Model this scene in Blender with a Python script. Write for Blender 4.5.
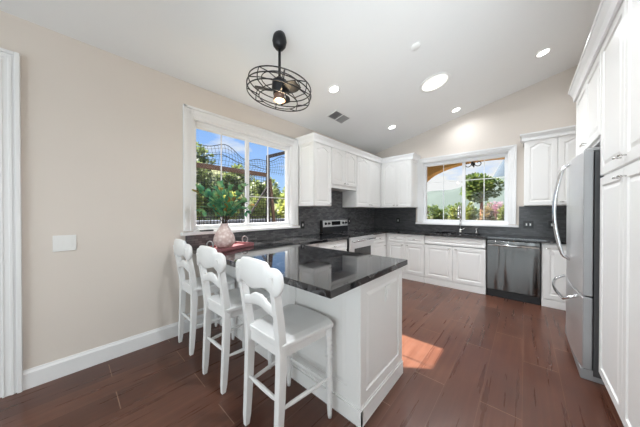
import bpy, bmesh, math, random
from mathutils import Vector, Matrix, noise
for o in list(bpy.data.objects):
    bpy.data.objects.remove(o, do_unlink=True)
S = bpy.context.scene
COL = S.collection
PI = math.pi
rnd = random.Random(7)

# ------------------------------------------------------------------ camera
cam = bpy.data.cameras.new('camera'); cam.sensor_width = 36; cam.lens = 227.6/640*36
cam.clip_start = .05; cam.clip_end = 800
co = bpy.data.objects.new('camera', cam); COL.objects.link(co)
co.location = (2.713, 0, 1.296)
co.rotation_euler = (math.radians(90-.3645), 0, math.radians(42.0))
S.camera = co

# ------------------------------------------------------------------ exposure
S.view_settings.view_transform = 'Standard'; S.view_settings.look = 'None'
S.view_settings.gamma = 1; S.view_settings.use_curve_mapping = False
S.view_settings.exposure = 0.0

# ------------------------------------------------------------------ sky
W = bpy.data.worlds.new('sky'); S.world = W; W.use_nodes = True
wt = W.node_tree; wn = wt.nodes; wl = wt.links; wn.clear()
tc = wn.new('ShaderNodeTexCoord'); sep = wn.new('ShaderNodeSeparateXYZ'); wl.new(tc.outputs['Generated'], sep.inputs[0])
rz = wn.new('ShaderNodeMapRange'); rz.inputs[1].default_value = 0.0; rz.inputs[2].default_value = .55
wl.new(sep.outputs['Z'], rz.inputs[0])
grad = wn.new('ShaderNodeMix'); grad.data_type = 'RGBA'
grad.inputs[6].default_value = (.46, .68, .98, 1); grad.inputs[7].default_value = (.13, .33, .85, 1)
wl.new(rz.outputs[0], grad.inputs[0])
mp = wn.new('ShaderNodeMapping'); mp.inputs['Scale'].default_value = (2.2, 2.2, 5.5); mp.inputs['Location'].default_value = (.6, .1, .35)
wl.new(tc.outputs['Generated'], mp.inputs[0])
cn = wn.new('ShaderNodeTexNoise'); cn.inputs['Scale'].default_value = 1.6; cn.inputs['Detail'].default_value = 7
wl.new(mp.outputs[0], cn.inputs['Vector'])
yr = wn.new('ShaderNodeMapRange'); yr.inputs[1].default_value = .75; yr.inputs[2].default_value = 1.0
yr.inputs[3].default_value = 0; yr.inputs[4].default_value = .22
wl.new(sep.outputs['Y'], yr.inputs[0])
ad = wn.new('ShaderNodeMath'); ad.operation = 'ADD'; wl.new(cn.outputs[0], ad.inputs[0]); wl.new(yr.outputs[0], ad.inputs[1])
cr = wn.new('ShaderNodeMapRange'); cr.inputs[1].default_value = .60; cr.inputs[2].default_value = .72
wl.new(ad.outputs[0], cr.inputs[0])
mc = wn.new('ShaderNodeMix'); mc.data_type = 'RGBA'; wl.new(cr.outputs[0], mc.inputs[0])
cb = wn.new('ShaderNodeMapRange'); cb.inputs[1].default_value = .6; cb.inputs[2].default_value = 1.0; cb.inputs[3].default_value = .85; cb.inputs[4].default_value = .84
wl.new(sep.outputs['Y'], cb.inputs[0]); wl.new(cb.outputs[0], mc.inputs[7])
wl.new(grad.outputs[2], mc.inputs[6])
bg = wn.new('ShaderNodeBackground'); bg.inputs['Strength'].default_value = 1.15
wl.new(mc.outputs[2], bg.inputs[0])
wo = wn.new('ShaderNodeOutputWorld'); wl.new(bg.outputs[0], wo.inputs[0])

# ------------------------------------------------------------------ sun
sl = bpy.data.lights.new('sun', 'SUN'); sl.energy = 29; sl.angle = .009; sl.color = (1, .95, .87)
so = bpy.data.objects.new('sun', sl); COL.objects.link(so)
so.rotation_euler = Vector((1, .03, -1.0)).to_track_quat('-Z', 'Y').to_euler()

# ------------------------------------------------------------------ added fill lights behind the camera
def area(name, loc, d, sx, sy, power, col=(1, 1, 1)):
    l = bpy.data.lights.new(name, 'AREA'); l.shape = 'RECTANGLE'; l.size = sx; l.size_y = sy; l.energy = power; l.color = col
    o = bpy.data.objects.new(name, l); COL.objects.link(o); o.location = loc
    o.rotation_euler = Vector(d).to_track_quat('-Z', 'Y').to_euler()
    return o
area('rear_fill', (2.2, -3.3, 1.3), (0, 1, .1), 3.0, 2.2, 84, (.80, .93, 1))  # added fill panel in place of daylight, the wall behind is solid
k = area('ceiling_fill', (2.95, -.7, .9), (-1.1, 3.4, 2.6), 1.0, 1.2, 13.5, (.84, .94, 1)); k.data.spread = math.radians(66)  # added upward-tilted fill to brighten the far ceiling
CAN_POWER = 4.8

# ================================================================== materials
def srgb(r, g, b):
    f = lambda c: (c/255/12.92 if c/255 <= .04045 else ((c/255+.055)/1.055)**2.4)
    return (f(r), f(g), f(b), 1)
def mat(name, col, rough=.5, metal=0, nscale=None, namt=.04, bump=0, bscale=60, coat=0, spec=None):
    m = bpy.data.materials.new(name); m.use_nodes = True
    n = m.node_tree.nodes; l = m.node_tree.links; p = n['Principled BSDF']
    p.inputs['Base Color'].default_value = col; p.inputs['Roughness'].default_value = rough; p.inputs['Metallic'].default_value = metal
    if coat: p.inputs['Coat Weight'].default_value = coat
    if spec is not None: p.inputs['Specular IOR Level'].default_value = spec
    t = n.new('ShaderNodeTexCoord')
    if nscale:
        z = n.new('ShaderNodeTexNoise'); z.inputs['Scale'].default_value = nscale; z.inputs['Detail'].default_value = 4
        l.new(t.outputs['Object'], z.inputs['Vector'])
        x = n.new('ShaderNodeMix'); x.data_type = 'RGBA'
        x.inputs[6].default_value = tuple(max(0, c*(1-namt*2)) for c in col[:3])+(1,)
        x.inputs[7].default_value = tuple(min(1, c*(1+namt*2)) for c in col[:3])+(1,)
        l.new(z.outputs[0], x.inputs[0]); l.new(x.outputs[2], p.inputs['Base Color'])
    if bump:
        z = n.new('ShaderNodeTexNoise'); z.inputs['Scale'].default_value = bscale; z.inputs['Detail'].default_value = 3
        l.new(t.outputs['Object'], z.inputs['Vector'])
        b = n.new('ShaderNodeBump'); b.inputs['Strength'].default_value = bump; b.inputs['Distance'].default_value = .01
        l.new(z.outputs[0], b.inputs['Height']); l.new(b.outputs[0], p.inputs['Normal'])
    return m
def emit(name, col, s):
    m = bpy.data.materials.new(name); m.use_nodes = True; p = m.node_tree.nodes['Principled BSDF']
    p.inputs['Base Color'].default_value = col; p.inputs['Emission Color'].default_value = col; p.inputs['Emission Strength'].default_value = s
    return m
M = {}
M['wall'] = mat('beige_paint', srgb(224, 215, 206), .85, nscale=3, namt=.01, bump=.05, bscale=220)
M['ceil'] = mat('ceiling_paint', srgb(244, 244, 243), .9, nscale=2, namt=.008, bump=.05, bscale=180)
M['trim'] = mat('white_trim_paint', srgb(240, 240, 240), .4, nscale=4, namt=.006)
M['cab'] = mat('white_cabinet_paint', srgb(240, 239, 237), .35, nscale=4, namt=.006)
M['stool'] = mat('white_stool_paint', srgb(238, 238, 237), .4, nscale=12, namt=.015)
M['vinyl'] = mat('white_vinyl', srgb(240, 241, 243), .35)
M['steel'] = mat('brushed_steel', (.86, .86, .86, 1), .42, 1.0, nscale=3, namt=.03)
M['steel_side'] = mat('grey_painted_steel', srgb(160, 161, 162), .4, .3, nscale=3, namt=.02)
M['chrome'] = mat('polished_chrome', (.75, .75, .76, 1), .12, 1.0)
M['nickel'] = mat('satin_nickel', (.55, .54, .52, 1), .25, 1.0)
M['black'] = mat('black_plastic', (.012, .012, .013, 1), .35)
M['blackglass'] = mat('black_glass', (.006, .006, .007, 1), .05, coat=.5)
M['iron'] = mat('black_iron', (.012, .012, .014, 1), .45, .3)
M['white'] = mat('white_plastic', srgb(240, 240, 238), .35)
M['silver'] = mat('silver_paint', srgb(205, 205, 204), .35, .25)
M['grille'] = mat('grey_grille', srgb(165, 165, 165), .5)
M['amber'] = mat('smoky_amber', srgb(120, 92, 78), .3)
M['bodygrey'] = mat('charcoal_body_gap_shade', srgb(72, 72, 73), .5)  # charcoal tone also stands in for the dark gap beside the pantry
M['rubber'] = mat('dark_rubber', (.02, .02, .02, 1), .8)
M['lens'] = emit('lit_lens', (1, .97, .92, 1), 9)
M['bulb'] = emit('lit_bulb', (1, .78, .5, 1), 14)
M['tube'] = emit('solar_diffuser', (1, .98, .92, 1), .9)
M['pink'] = mat('rose_lacquer', srgb(146, 92, 96), .35, nscale=14, namt=.15)
M['stucco'] = mat('ochre_stucco', srgb(196, 152, 90), .9, nscale=5, namt=.06, bump=.3, bscale=60)
M['ochre_beam'] = mat('dark_porch_beam', srgb(110, 105, 98), .8)
M['ext'] = mat('exterior_plaster', srgb(222, 214, 200), .9)
M['blocker'] = mat('blocker_brown', srgb(140, 90, 70), .9)  # colour of the added slab that blocks the sun
M['timber'] = mat('weathered_timber', srgb(74, 56, 46), .8, nscale=9, namt=.2)
M['dgrey'] = mat('dark_grey_metal', srgb(50, 46, 47), .95)
M['net'] = mat('black_net_cord', srgb(22, 23, 30), .9)
M['ground'] = mat('dry_ground', srgb(112, 105, 84), .95, nscale=1.2, namt=.2)
M['pale'] = mat('pale_wall', srgb(150, 157, 168), .8, nscale=2, namt=.05)
M['hill'] = mat('green_hillside', srgb(136, 136, 84), .95, nscale=1.3, namt=.4)
M['farhill'] = mat('haze_tinted_hillside', srgb(70, 80, 74), 1, nscale=.05, namt=.12)  # distance haze put into the base colour
M['mount'] = mat('grey_mountain', srgb(66, 76, 86), 1, nscale=.05, namt=.12)  # bluish distance haze mixed into the base colour
M['bark'] = mat('red_brown_bark', srgb(150, 92, 70), .9, nscale=8, namt=.2)
M['soil'] = mat('garden_soil', srgb(116, 102, 78), .95, nscale=4, namt=.2)

def leafmat(name, a, b, c):
    m = bpy.data.materials.new(name); m.use_nodes = True; n = m.node_tree.nodes; l = m.node_tree.links; p = n['Principled BSDF']
    p.inputs['Roughness'].default_value = .5
    t = n.new('ShaderNodeTexCoord'); z = n.new('ShaderNodeTexNoise'); z.inputs['Scale'].default_value = 14; z.inputs['Detail'].default_value = 2
    l.new(t.outputs['Object'], z.inputs['Vector'])
    r = n.new('ShaderNodeValToRGB'); e = r.color_ramp.elements
    e[0].position = .32; e[0].color = a; e[1].position = .72; e[1].color = c
    k = e.new(.5); k.color = b
    l.new(z.outputs[0], r.inputs[0]); l.new(r.outputs[0], p.inputs['Base Color'])
    tr = n.new('ShaderNodeBsdfTranslucent'); l.new(r.outputs[0], tr.inputs[0])
    mx = n.new('ShaderNodeMixShader'); mx.inputs[0].default_value = .4
    l.new(p.outputs[0], mx.inputs[1]); l.new(tr.outputs[0], mx.inputs[2]); l.new(mx.outputs[0], n['Material Output'].inputs[0])
    return m
M['leaf_house'] = leafmat('house_leaves', srgb(70, 136, 116), srgb(112, 174, 124), srgb(186, 210, 150))
M['leaf_orange'] = leafmat('orange_leaves', srgb(196, 120, 60), srgb(214, 150, 80), srgb(200, 170, 90))
M['leaf_tree'] = leafmat('tree_leaves', srgb(62, 86, 42), srgb(92, 114, 54), srgb(140, 142, 76))
M['leaf_dark'] = leafmat('dark_leaves', srgb(48, 66, 42), srgb(76, 94, 54), srgb(116, 120, 76))
M['leaf_lime'] = leafmat('lime_leaves', srgb(88, 104, 46), srgb(124, 134, 62), srgb(160, 154, 88))
M['leaf_dry'] = leafmat('dry_leaves', srgb(116, 94, 60), srgb(142, 124, 82), srgb(164, 150, 116))
M['leaf_pink'] = leafmat('pink_blossom', srgb(150, 92, 116), srgb(170, 122, 142), srgb(182, 150, 162))

def floor_mat():
    m = bpy.data.materials.new('wood_plank_floor'); m.use_nodes = True; n = m.node_tree.nodes; l = m.node_tree.links; p = n['Principled BSDF']
    t = n.new('ShaderNodeTexCoord')
    mp = n.new('ShaderNodeMapping'); mp.inputs['Rotation'].default_value = (0, 0, PI/2); mp.inputs['Location'].default_value = (.23, .129, 0)
    l.new(t.outputs['Object'], mp.inputs[0])
    b = n.new('ShaderNodeTexBrick'); b.offset = .37; b.inputs['Scale'].default_value = 1
    b.inputs['Brick Width'].default_value = 1.21; b.inputs['Row Height'].default_value = .218; b.inputs['Mortar Size'].default_value = .0022
    b.inputs['Mortar Smooth'].default_value = .2; b.inputs['Bias'].default_value = 0
    b.inputs['Color1'].default_value = (0, 0, 0, 1); b.inputs['Color2'].default_value = (1, 1, 1, 1); b.inputs['Mortar'].default_value = (.5, .5, .5, 1)
    l.new(mp.outputs[0], b.inputs['Vector'])
    # grain, stretched along the planks (room y)
    mg = n.new('ShaderNodeMapping'); mg.inputs['Scale'].default_value = (12, .55, 1); l.new(t.outputs['Object'], mg.inputs[0])
    g = n.new('ShaderNodeTexNoise'); g.inputs['Scale'].default_value = 2.2; g.inputs['Detail'].default_value = 4; g.inputs['Roughness'].default_value = .5
    l.new(mg.outputs[0], g.inputs['Vector'])
    g2 = n.new('ShaderNodeTexNoise'); g2.inputs['Scale'].default_value = 3.2; g2.inputs['Detail'].default_value = 3
    l.new(t.outputs['Object'], g2.inputs['Vector'])
    r = n.new('ShaderNodeValToRGB'); e = r.color_ramp.elements
    e[0].position = .25; e[0].color = srgb(66, 38, 28); e[1].position = .80; e[1].color = srgb(114, 76, 60)
    k = e.new(.5); k.color = srgb(86, 52, 39)
    s1 = n.new('ShaderNodeMath'); s1.operation = 'MULTIPLY_ADD'; s1.inputs[1].default_value = .22
    l.new(b.outputs['Color'], s1.inputs[0])
    gm = n.new('ShaderNodeMath'); gm.operation = 'MULTIPLY'; gm.inputs[1].default_value = .55; l.new(g.outputs[0], gm.inputs[0]); l.new(gm.outputs[0], s1.inputs[2])
    s2 = n.new('ShaderNodeMath'); s2.operation = 'MULTIPLY_ADD'; s2.inputs[1].default_value = .35
    l.new(g2.outputs[0], s2.inputs[0]); l.new(s1.outputs[0], s2.inputs[2])
    s3 = n.new('ShaderNodeMath'); s3.operation = 'SUBTRACT'; s3.inputs[1].default_value = .05; l.new(s2.outputs[0], s3.inputs[0])
    l.new(s3.outputs[0], r.inputs[0])
    x = n.new('ShaderNodeMix'); x.data_type = 'RGBA'; x.inputs[7].default_value = srgb(158, 128, 108)
    sv = n.new('ShaderNodeSeparateXYZ'); l.new(mp.outputs[0], sv.inputs[0])
    def mth(op, a, v):
        q = n.new('ShaderNodeMath'); q.operation = op; l.new(a, q.inputs[0])
        if isinstance(v, (int, float)): q.inputs[1].default_value = v
        else: l.new(v, q.inputs[1])
        return q.outputs[0]
    fr = mth('FRACT', mth('DIVIDE', sv.outputs[1], .218), 0)
    lng = mth('GREATER_THAN', mth('ABSOLUTE', mth('SUBTRACT', fr, .5), 0.0), .485)
    fac = mth('MULTIPLY', b.outputs['Fac'], mth('SUBTRACT', mth('MULTIPLY', lng, -.62), -.8))
    l.new(fac, x.inputs[0]); l.new(r.outputs[0], x.inputs[6]); l.new(x.outputs[2], p.inputs['Base Color'])
    p.inputs['Roughness'].default_value = .38
    rr = n.new('ShaderNodeMapRange'); rr.inputs[3].default_value = .22; rr.inputs[4].default_value = .36; l.new(g.outputs[0], rr.inputs[0]); l.new(rr.outputs[0], p.inputs['Roughness'])
    p.inputs['IOR'].default_value = 1.5
    return m
M['floor'] = floor_mat()
def stone_mat():
    m = bpy.data.materials.new('polished_black_stone'); m.use_nodes = True; n = m.node_tree.nodes; l = m.node_tree.links; p = n['Principled BSDF']
    t = n.new('ShaderNodeTexCoord'); z = n.new('ShaderNodeTexNoise'); z.inputs['Scale'].default_value = 3.2; z.inputs['Detail'].default_value = 8
    z.inputs['Distortion'].default_value = 1.6
    l.new(t.outputs['Object'], z.inputs['Vector'])
    r = n.new('ShaderNodeValToRGB'); e = r.color_ramp.elements
    e[0].position = .42; e[0].color = (.006, .006, .007, 1); e[1].position = .60; e[1].color = (.018, .018, .02, 1)
    k = e.new(.505); k.color = (.085, .085, .088, 1); k = e.new(.53); k.color = (.012, .012, .013, 1); k = e.new(.485); k.color = (.012, .012, .013, 1)
    l.new(z.outputs[0], r.inputs[0]); l.new(r.outputs[0], p.inputs['Base Color'])
    p.inputs['Roughness'].default_value = .05; p.inputs['IOR'].default_value = 1.7
    return m
M['stone'] = stone_mat()
def tile_mat(name, axis):
    m = bpy.data.materials.new(name); m.use_nodes = True; n = m.node_tree.nodes; l = m.node_tree.links; p = n['Principled BSDF']
    t = n.new('ShaderNodeTexCoord'); s = n.new('ShaderNodeSeparateXYZ'); c = n.new('ShaderNodeCombineXYZ')
    l.new(t.outputs['Object'], s.inputs[0]); l.new(s.outputs[axis], c.inputs[0]); l.new(s.outputs[2], c.inputs[1])
    b = n.new('ShaderNodeTexBrick'); b.inputs['Scale'].default_value = 1; b.inputs['Brick Width'].default_value = .075; b.inputs['Row Height'].default_value = .025
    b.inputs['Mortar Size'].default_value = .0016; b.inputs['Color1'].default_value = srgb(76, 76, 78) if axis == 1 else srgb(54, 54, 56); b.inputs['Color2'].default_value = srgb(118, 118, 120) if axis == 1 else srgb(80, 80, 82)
    b.inputs['Mortar'].default_value = srgb(58, 58, 59)
    l.new(c.outputs[0], b.inputs['Vector']); l.new(b.outputs['Color'], p.inputs['Base Color'])
    p.inputs['Roughness'].default_value = .32
    bp = n.new('ShaderNodeBump'); bp.inputs['Strength'].default_value = .35; bp.inputs['Distance'].default_value = .004
    l.new(b.outputs['Color'], bp.inputs['Height']); l.new(bp.outputs[0], p.inputs['Normal'])
    return m
M['tile_x'] = tile_mat('charcoal_tile_back', 0); M['tile_y'] = tile_mat('charcoal_tile_side', 1)
def glass_mat():
    m = bpy.data.materials.new('window_glass'); m.use_nodes = True; n = m.node_tree.nodes; l = m.node_tree.links
    n.remove(n['Principled BSDF'])
    a = n.new('ShaderNodeBsdfTransparent'); a.inputs[0].default_value = (.96, .97, .97, 1)
    g = n.new('ShaderNodeBsdfGlossy'); g.inputs['Roughness'].default_value = .02
    x = n.new('ShaderNodeMixShader'); x.inputs[0].default_value = .01
    l.new(a.outputs[0], x.inputs[1]); l.new(g.outputs[0], x.inputs[2]); l.new(x.outputs[0], n['Material Output'].inputs[0])
    return m
M['glass'] = glass_mat()
def vase_mat():
    m = mat('mottled_ceramic', srgb(190, 176, 176), .35)
    n = m.node_tree.nodes; l = m.node_tree.links; p = n['Principled BSDF']; t = n.new('ShaderNodeTexCoord')
    v = n.new('ShaderNodeTexVoronoi'); v.inputs['Scale'].default_value = 34; l.new(t.outputs['Object'], v.inputs['Vector'])
    r = n.new('ShaderNodeValToRGB'); r.color_ramp.elements[0].color = srgb(242, 230, 226); r.color_ramp.elements[1].color = srgb(204, 178, 172); r.color_ramp.elements[1].position = .7
    l.new(v.outputs['Distance'], r.inputs[0]); l.new(r.outputs[0], p.inputs['Base Color'])
    return m
M['vase'] = vase_mat()
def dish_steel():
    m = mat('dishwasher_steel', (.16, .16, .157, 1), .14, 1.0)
    n = m.node_tree.nodes; l = m.node_tree.links; p = n['Principled BSDF']; t = n.new('ShaderNodeTexCoord')
    mp = n.new('ShaderNodeMapping'); mp.inputs['Scale'].default_value = (6, 1, .6); l.new(t.outputs['Object'], mp.inputs[0])
    z = n.new('ShaderNodeTexNoise'); z.inputs['Scale'].default_value = 1.1; z.inputs['Detail'].default_value = 1; l.new(mp.outputs[0], z.inputs['Vector'])
    b = n.new('ShaderNodeBump'); b.inputs['Strength'].default_value = .5; b.inputs['Distance'].default_value = .05
    l.new(z.outputs[0], b.inputs['Height']); l.new(b.outputs[0], p.inputs['Normal'])
    return m
M['dish'] = dish_steel()

# ================================================================== mesh helpers
class MB:
    def __init__(s): s.bm = bmesh.new()
    def box(s, x0, x1, y0, y1, z0, z1):
        v = [s.bm.verts.new(c) for c in ((x0,y0,z0),(x1,y0,z0),(x1,y1,z0),(x0,y1,z0),(x0,y0,z1),(x1,y0,z1),(x1,y1,z1),(x0,y1,z1))]
        for f in ((0,3,2,1),(4,5,6,7),(0,1,5,4),(1,2,6,5),(2,3,7,6),(3,0,4,7)): s.bm.faces.new([v[i] for i in f])
        return s
    def loft(s, rings, cap=True, closed=True):
        R = [[s.bm.verts.new(p) for p in r] for r in rings]
        n = len(R[0])
        for a, b in zip(R, R[1:]):
            for i in range(n if closed else n-1):
                j = (i+1) % n
                s.bm.faces.new((a[i], a[j], b[j], b[i]))
        if cap:
            s.bm.faces.new(R[0][::-1]); s.bm.faces.new(R[-1])
        return s
    def lathe(s, prof, c=(0,0,0), n=24, cap=True, axis='z'):
        def P(r, h, a):
            u, v = r*math.cos(a), r*math.sin(a)
            d = {'z': (u, v, h), 'x': (h, u, v), 'y': (u, h, v)}[axis]
            return (c[0]+d[0], c[1]+d[1], c[2]+d[2])
        return s.loft([[P(max(r, .0004), h, 2*PI*i/n) for i in range(n)] for r, h in prof], cap)
    def tube(s, pts, r, n=8, closed=False):
        pts = [Vector(p) for p in pts]; m = len(pts); rings = []
        rr = r if isinstance(r, (list, tuple)) else [r]*m
        up = None
        for i, p in enumerate(pts):
            if closed: t = (pts[(i+1) % m]-pts[i-1])
            else: t = pts[min(i+1, m-1)]-pts[max(i-1, 0)]
            t.normalize()
            if up is None:
                up = Vector((0,0,1)) if abs(t.z) < .9 else Vector((1,0,0))
            a = t.cross(up)
            if a.length < 1e-4: a = t.cross(Vector((0,1,0)))
            a.normalize(); b = a.cross(t).normalized(); up = b
            rings.append([p+a*rr[i]*math.cos(2*PI*k/n)+b*rr[i]*math.sin(2*PI*k/n) for k in range(n)])
        if closed: rings.append(rings[0])
        return s.loft(rings, not closed)
    def ring(s, c, R, r, n=40, m=6, rot=None):
        pts = [Vector((R*math.cos(2*PI*i/n), R*math.sin(2*PI*i/n), 0)) for i in range(n)]
        if rot: pts = [rot @ p for p in pts]
        return s.tube([Vector(c)+p for p in pts], r, m, True)
    def bar(s, a, b, w, d, side=(1,0,0)):
        """square-section bar from a to b, w along side, d across"""
        a, b = Vector(a), Vector(b); t = (b-a).normalized(); u = Vector(side); u = (u-t*u.dot(t)).normalized(); v = t.cross(u)
        return s.loft([[p+u*w/2*i+v*d/2*j for i, j in ((-1,-1),(1,-1),(1,1),(-1,1))] for p in (a, b)])
    def prism(s, poly, f0, f1):
        """poly: 2-D points, f0/f1 map a point to both ends"""
        a = [s.bm.verts.new(f0(*p)) for p in poly]; b = [s.bm.verts.new(f1(*p)) for p in poly]; n = len(poly)
        for i in range(n):
            j = (i+1) % n; s.bm.faces.new((a[i], a[j], b[j], b[i]))
        s.bm.faces.new(a[::-1]); s.bm.faces.new(b)
        return s
    def quad(s, *p):
        s.bm.faces.new([s.bm.verts.new(q) for q in p]); return s
    def build(s, name, m, parent=None, bevel=0, smooth=False, seg=2, world=True):
        bmesh.ops.remove_doubles(s.bm, verts=s.bm.verts[:], dist=1e-6) if len(s.bm.verts) < 20000 else None
        bmesh.ops.recalc_face_normals(s.bm, faces=s.bm.faces[:])
        if parent is not None and world:
            org = parent
            off = Vector((0,0,0))
            while org is not None: off += org.location; org = org.parent
            for v in s.bm.verts: v.co -= off
        me = bpy.data.meshes.new(name); s.bm.to_mesh(me); s.bm.free()
        me.materials.append(m)
        if smooth:
            for p in me.polygons: p.use_smooth = True
        o = bpy.data.objects.new(name, me); COL.objects.link(o)
        if parent is not None: o.parent = parent
        if smooth == 'auto':
            for p in me.polygons: p.use_smooth = False
        if bevel:
            b = o.modifiers.new('bevel', 'BEVEL'); b.width = bevel; b.segments = seg; b.limit_method = 'ANGLE'; b.angle_limit = math.radians(40)
        return o
def tag(o, label, cat, group=None, kind=None):
    o['label'] = label; o['category'] = cat
    if group: o['group'] = group
    if kind: o['kind'] = kind
    return o
def thing(name, label, cat, loc=(0,0,0), group=None, rz=0):
    o = bpy.data.objects.new(name, None); COL.objects.link(o); o.location = loc; o.rotation_euler = (0, 0, rz); o.empty_display_size = .1
    return tag(o, label, cat, group)
def struct(o, label=None):
    o['kind'] = 'structure'
    if label: o['label'] = label
    return o
def sroot(name, label, loc=(0,0,0)):
    o = bpy.data.objects.new(name, None); COL.objects.link(o); o.location = loc
    return struct(o, label)
def copy_tree(o, parent=None):
    c = o.copy(); COL.objects.link(c); c.parent = parent
    for ch in list(o.children): copy_tree(ch, c)
    return c

# ================================================================== room shell
YB = 4.98; XR = 3.74; YF = -3.4
EAVE, SL = 2.6962, .2264
cz_ = lambda x: EAVE+SL*x
struct(MB().box(-.2, XR+.2, YF-.2, YB+.2, -.1, 0).build('floor', M['floor']), 'dark red brown wood plank floor')
b = MB(); b.prism([(-.2, cz_(-.2)), (XR+.2, cz_(XR+.2)), (XR+.2, cz_(XR+.2)+.15), (-.2, cz_(-.2)+.15)], lambda x, z: (x, YF-.2, z), lambda x, z: (x, YB+.2, z))
struct(b.build('ceiling', M['ceil']), 'white sloping ceiling')
# left wall, with window and door openings (y0,y1,z0,z1)
WL = (.925, 2.365, 1.09, 2.335); DL = (-1.15, -.31, 0, 2.34); T = .15
b = MB(); ztop = EAVE+.05
def wall_x(b, x0, x1, ya, yb, z1, holes):
    ys = sorted({ya, yb}|{h[0] for h in holes}|{h[1] for h in holes})
    for a, c in zip(ys, ys[1:]):
        h = [q for q in holes if q[0] <= a and q[1] >= c]
        if h:
            h = h[0]
            if h[2] > 0: b.box(x0, x1, a, c, 0, h[2])
            b.box(x0, x1, a, c, h[3], z1)
        else: b.box(x0, x1, a, c, 0, z1)
wall_x(b, -T, 0, YF, YB+T, ztop, [WL, DL])
struct(b.build('wall_left', M['wall']), 'beige painted wall with the large window')
WB = (1.12, 2.505, 1.09, 2.32)
b = MB()
def wall_piece(x0, x1, z0, z1=None):
    if z1 is None: b.prism([(x0, z0), (x1, z0), (x1, cz_(x1)+.05), (x0, cz_(x0)+.05)], lambda x, z: (x, YB, z), lambda x, z: (x, YB+T, z))
    else: b.box(x0, x1, YB, YB+T, z0, z1)
wall_piece(0, WB[0], 0); wall_piece(WB[1], XR, 0); wall_piece(WB[0], WB[1], 0, WB[2]); wall_piece(WB[0], WB[1], WB[3])
struct(b.build('wall_back', M['wall']), 'beige painted gable wall behind the sink')
struct(MB().box(XR, XR+T, YF, YB+T, 0, cz_(XR)+.05).build('wall_right', M['wall']), 'beige wall behind the tall cabinets')
b = MB(); b.prism([(0, 0), (XR, 0), (XR, cz_(XR)+.05), (0, cz_(0)+.05)], lambda x, z: (x, YF-T, z), lambda x, z: (x, YF, z))
struct(b.build('wall_front', M['wall']), 'beige wall behind the viewer')
# baseboards
def baseboard(name, a, c, label):
    b = MB(); b.prism([(0, 0), (.016, 0), (.016, .115), (.009, .128), (.006, .14), (0, .14)], lambda u, z: (u, a, z), lambda u, z: (u, c, z))
    struct(b.build(name, M['trim']), label)
baseboard('baseboard_left', -.222, 1.17, 'white baseboard under the beige wall')
baseboard('baseboard_front', YF+.01, -1.24, 'white baseboard beyond the doorway')

# windows: casing (stepped profile), jamb, vinyl frame, meeting stile, muntins, panes
def window(name, label, P, hole, cas, zc, sill, mull, munts, hbars, gd):
    """P(u, w, d): u along wall, w height, d into the room (negative = into the wall)"""
    o = sroot(name, label)
    def bx(b, u0, u1, w0, w1, d0, d1):
        p, q = P(u0, w0, d0), P(u1, w1, d1)
        b.box(min(p[0], q[0]), max(p[0], q[0]), min(p[1], q[1]), max(p[1], q[1]), w0, w1)
    u0, u1, w0, w1 = hole; c0, c1 = cas; t = zc
    b = MB()
    for k, (e, d) in enumerate(((0, .018), (.0, .03))):
        if k == 0:
            bx(b, c0, u0, w0, t, 0, d); bx(b, u1, c1, w0, t, 0, d); bx(b, u0, u1, w1, t, 0, d)
        else:
            for g in (0, .062):
                r = .026 if g == 0 else .014
                bx(b, c0+g, c0+g+r, w0, t-g, 0, d-g*.12); bx(b, c1-g-r, c1-g, w0, t-g, 0, d-g*.12); bx(b, c0+g, c1-g, t-g-r, t-g, 0, d-g*.12)
    b.build('casing', M['trim'], o, .004)
    b = MB(); bx(b, c0-.03, c1+.03, w0-.045, w0-.012, -.02, .05); bx(b, u0, u1, w0-.02, w0, -.1, .01); b.build('sill', M['trim'], o, .004)
    b = MB(); e = .012
    for q in ((u0, u0+e, w0, w1), (u1-e, u1, w0, w1), (u0+e, u1-e, w1-e, w1), (u0+e, u1-e, w0, w0+e)): bx(b, *q, -T-.005, .001)
    b.build('jamb_liner', M['trim'], o)
    b = MB(); f = .055
    bx(b, u0, u0+f, w0, w1, gd-.035, gd+.035); bx(b, u1-f, u1, w0, w1, gd-.035, gd+.035); bx(b, u0+f, u1-f, w0, w0+f, gd-.034, gd+.034); bx(b, u0+f, u1-f, w1-f-.02, w1, gd-.034, gd+.034)
    b.build('window_frame', M['vinyl'], o, .006)
    b = MB(); bx(b, mull-.026, mull+.026, w0+f, w1-f, gd-.018, gd+.018); b.build('meeting_stile', M['vinyl'], o, .006)
    b = MB()
    for m in munts: bx(b, m-.0055, m+.0055, w0+f, w1-f, gd-.006, gd+.006)
    for h in hbars: bx(b, (mull if name == 'window_1' else u0+f), u1-f, h-.0055, h+.0055, gd-.0055, gd+.0055)
    b.build('muntin_bars', M['vinyl'], o)
    for a, c in ((u0+f, mull-.026), (mull+.026, u1-f)):
        b = MB(); bx(b, a, c, w0+f, w1-f, gd-.0125, gd-.0095); b.build('pane', M['glass'], o)
    return o
window('window_1', 'wide white framed sliding window over the peninsula', lambda u, w, d: (d, u, w), WL, (.832, 2.46), 2.442, 1.05, 1.631, (1.28, 1.966), (1.51,), -.085)
window('window_2', 'white framed sliding window over the sink', lambda u, w, d: (u, YB-d, w), WB, (1.02, 2.605), 2.406, 1.06, 1.845, (1.495, 2.16), (1.90,), -.085)

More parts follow.
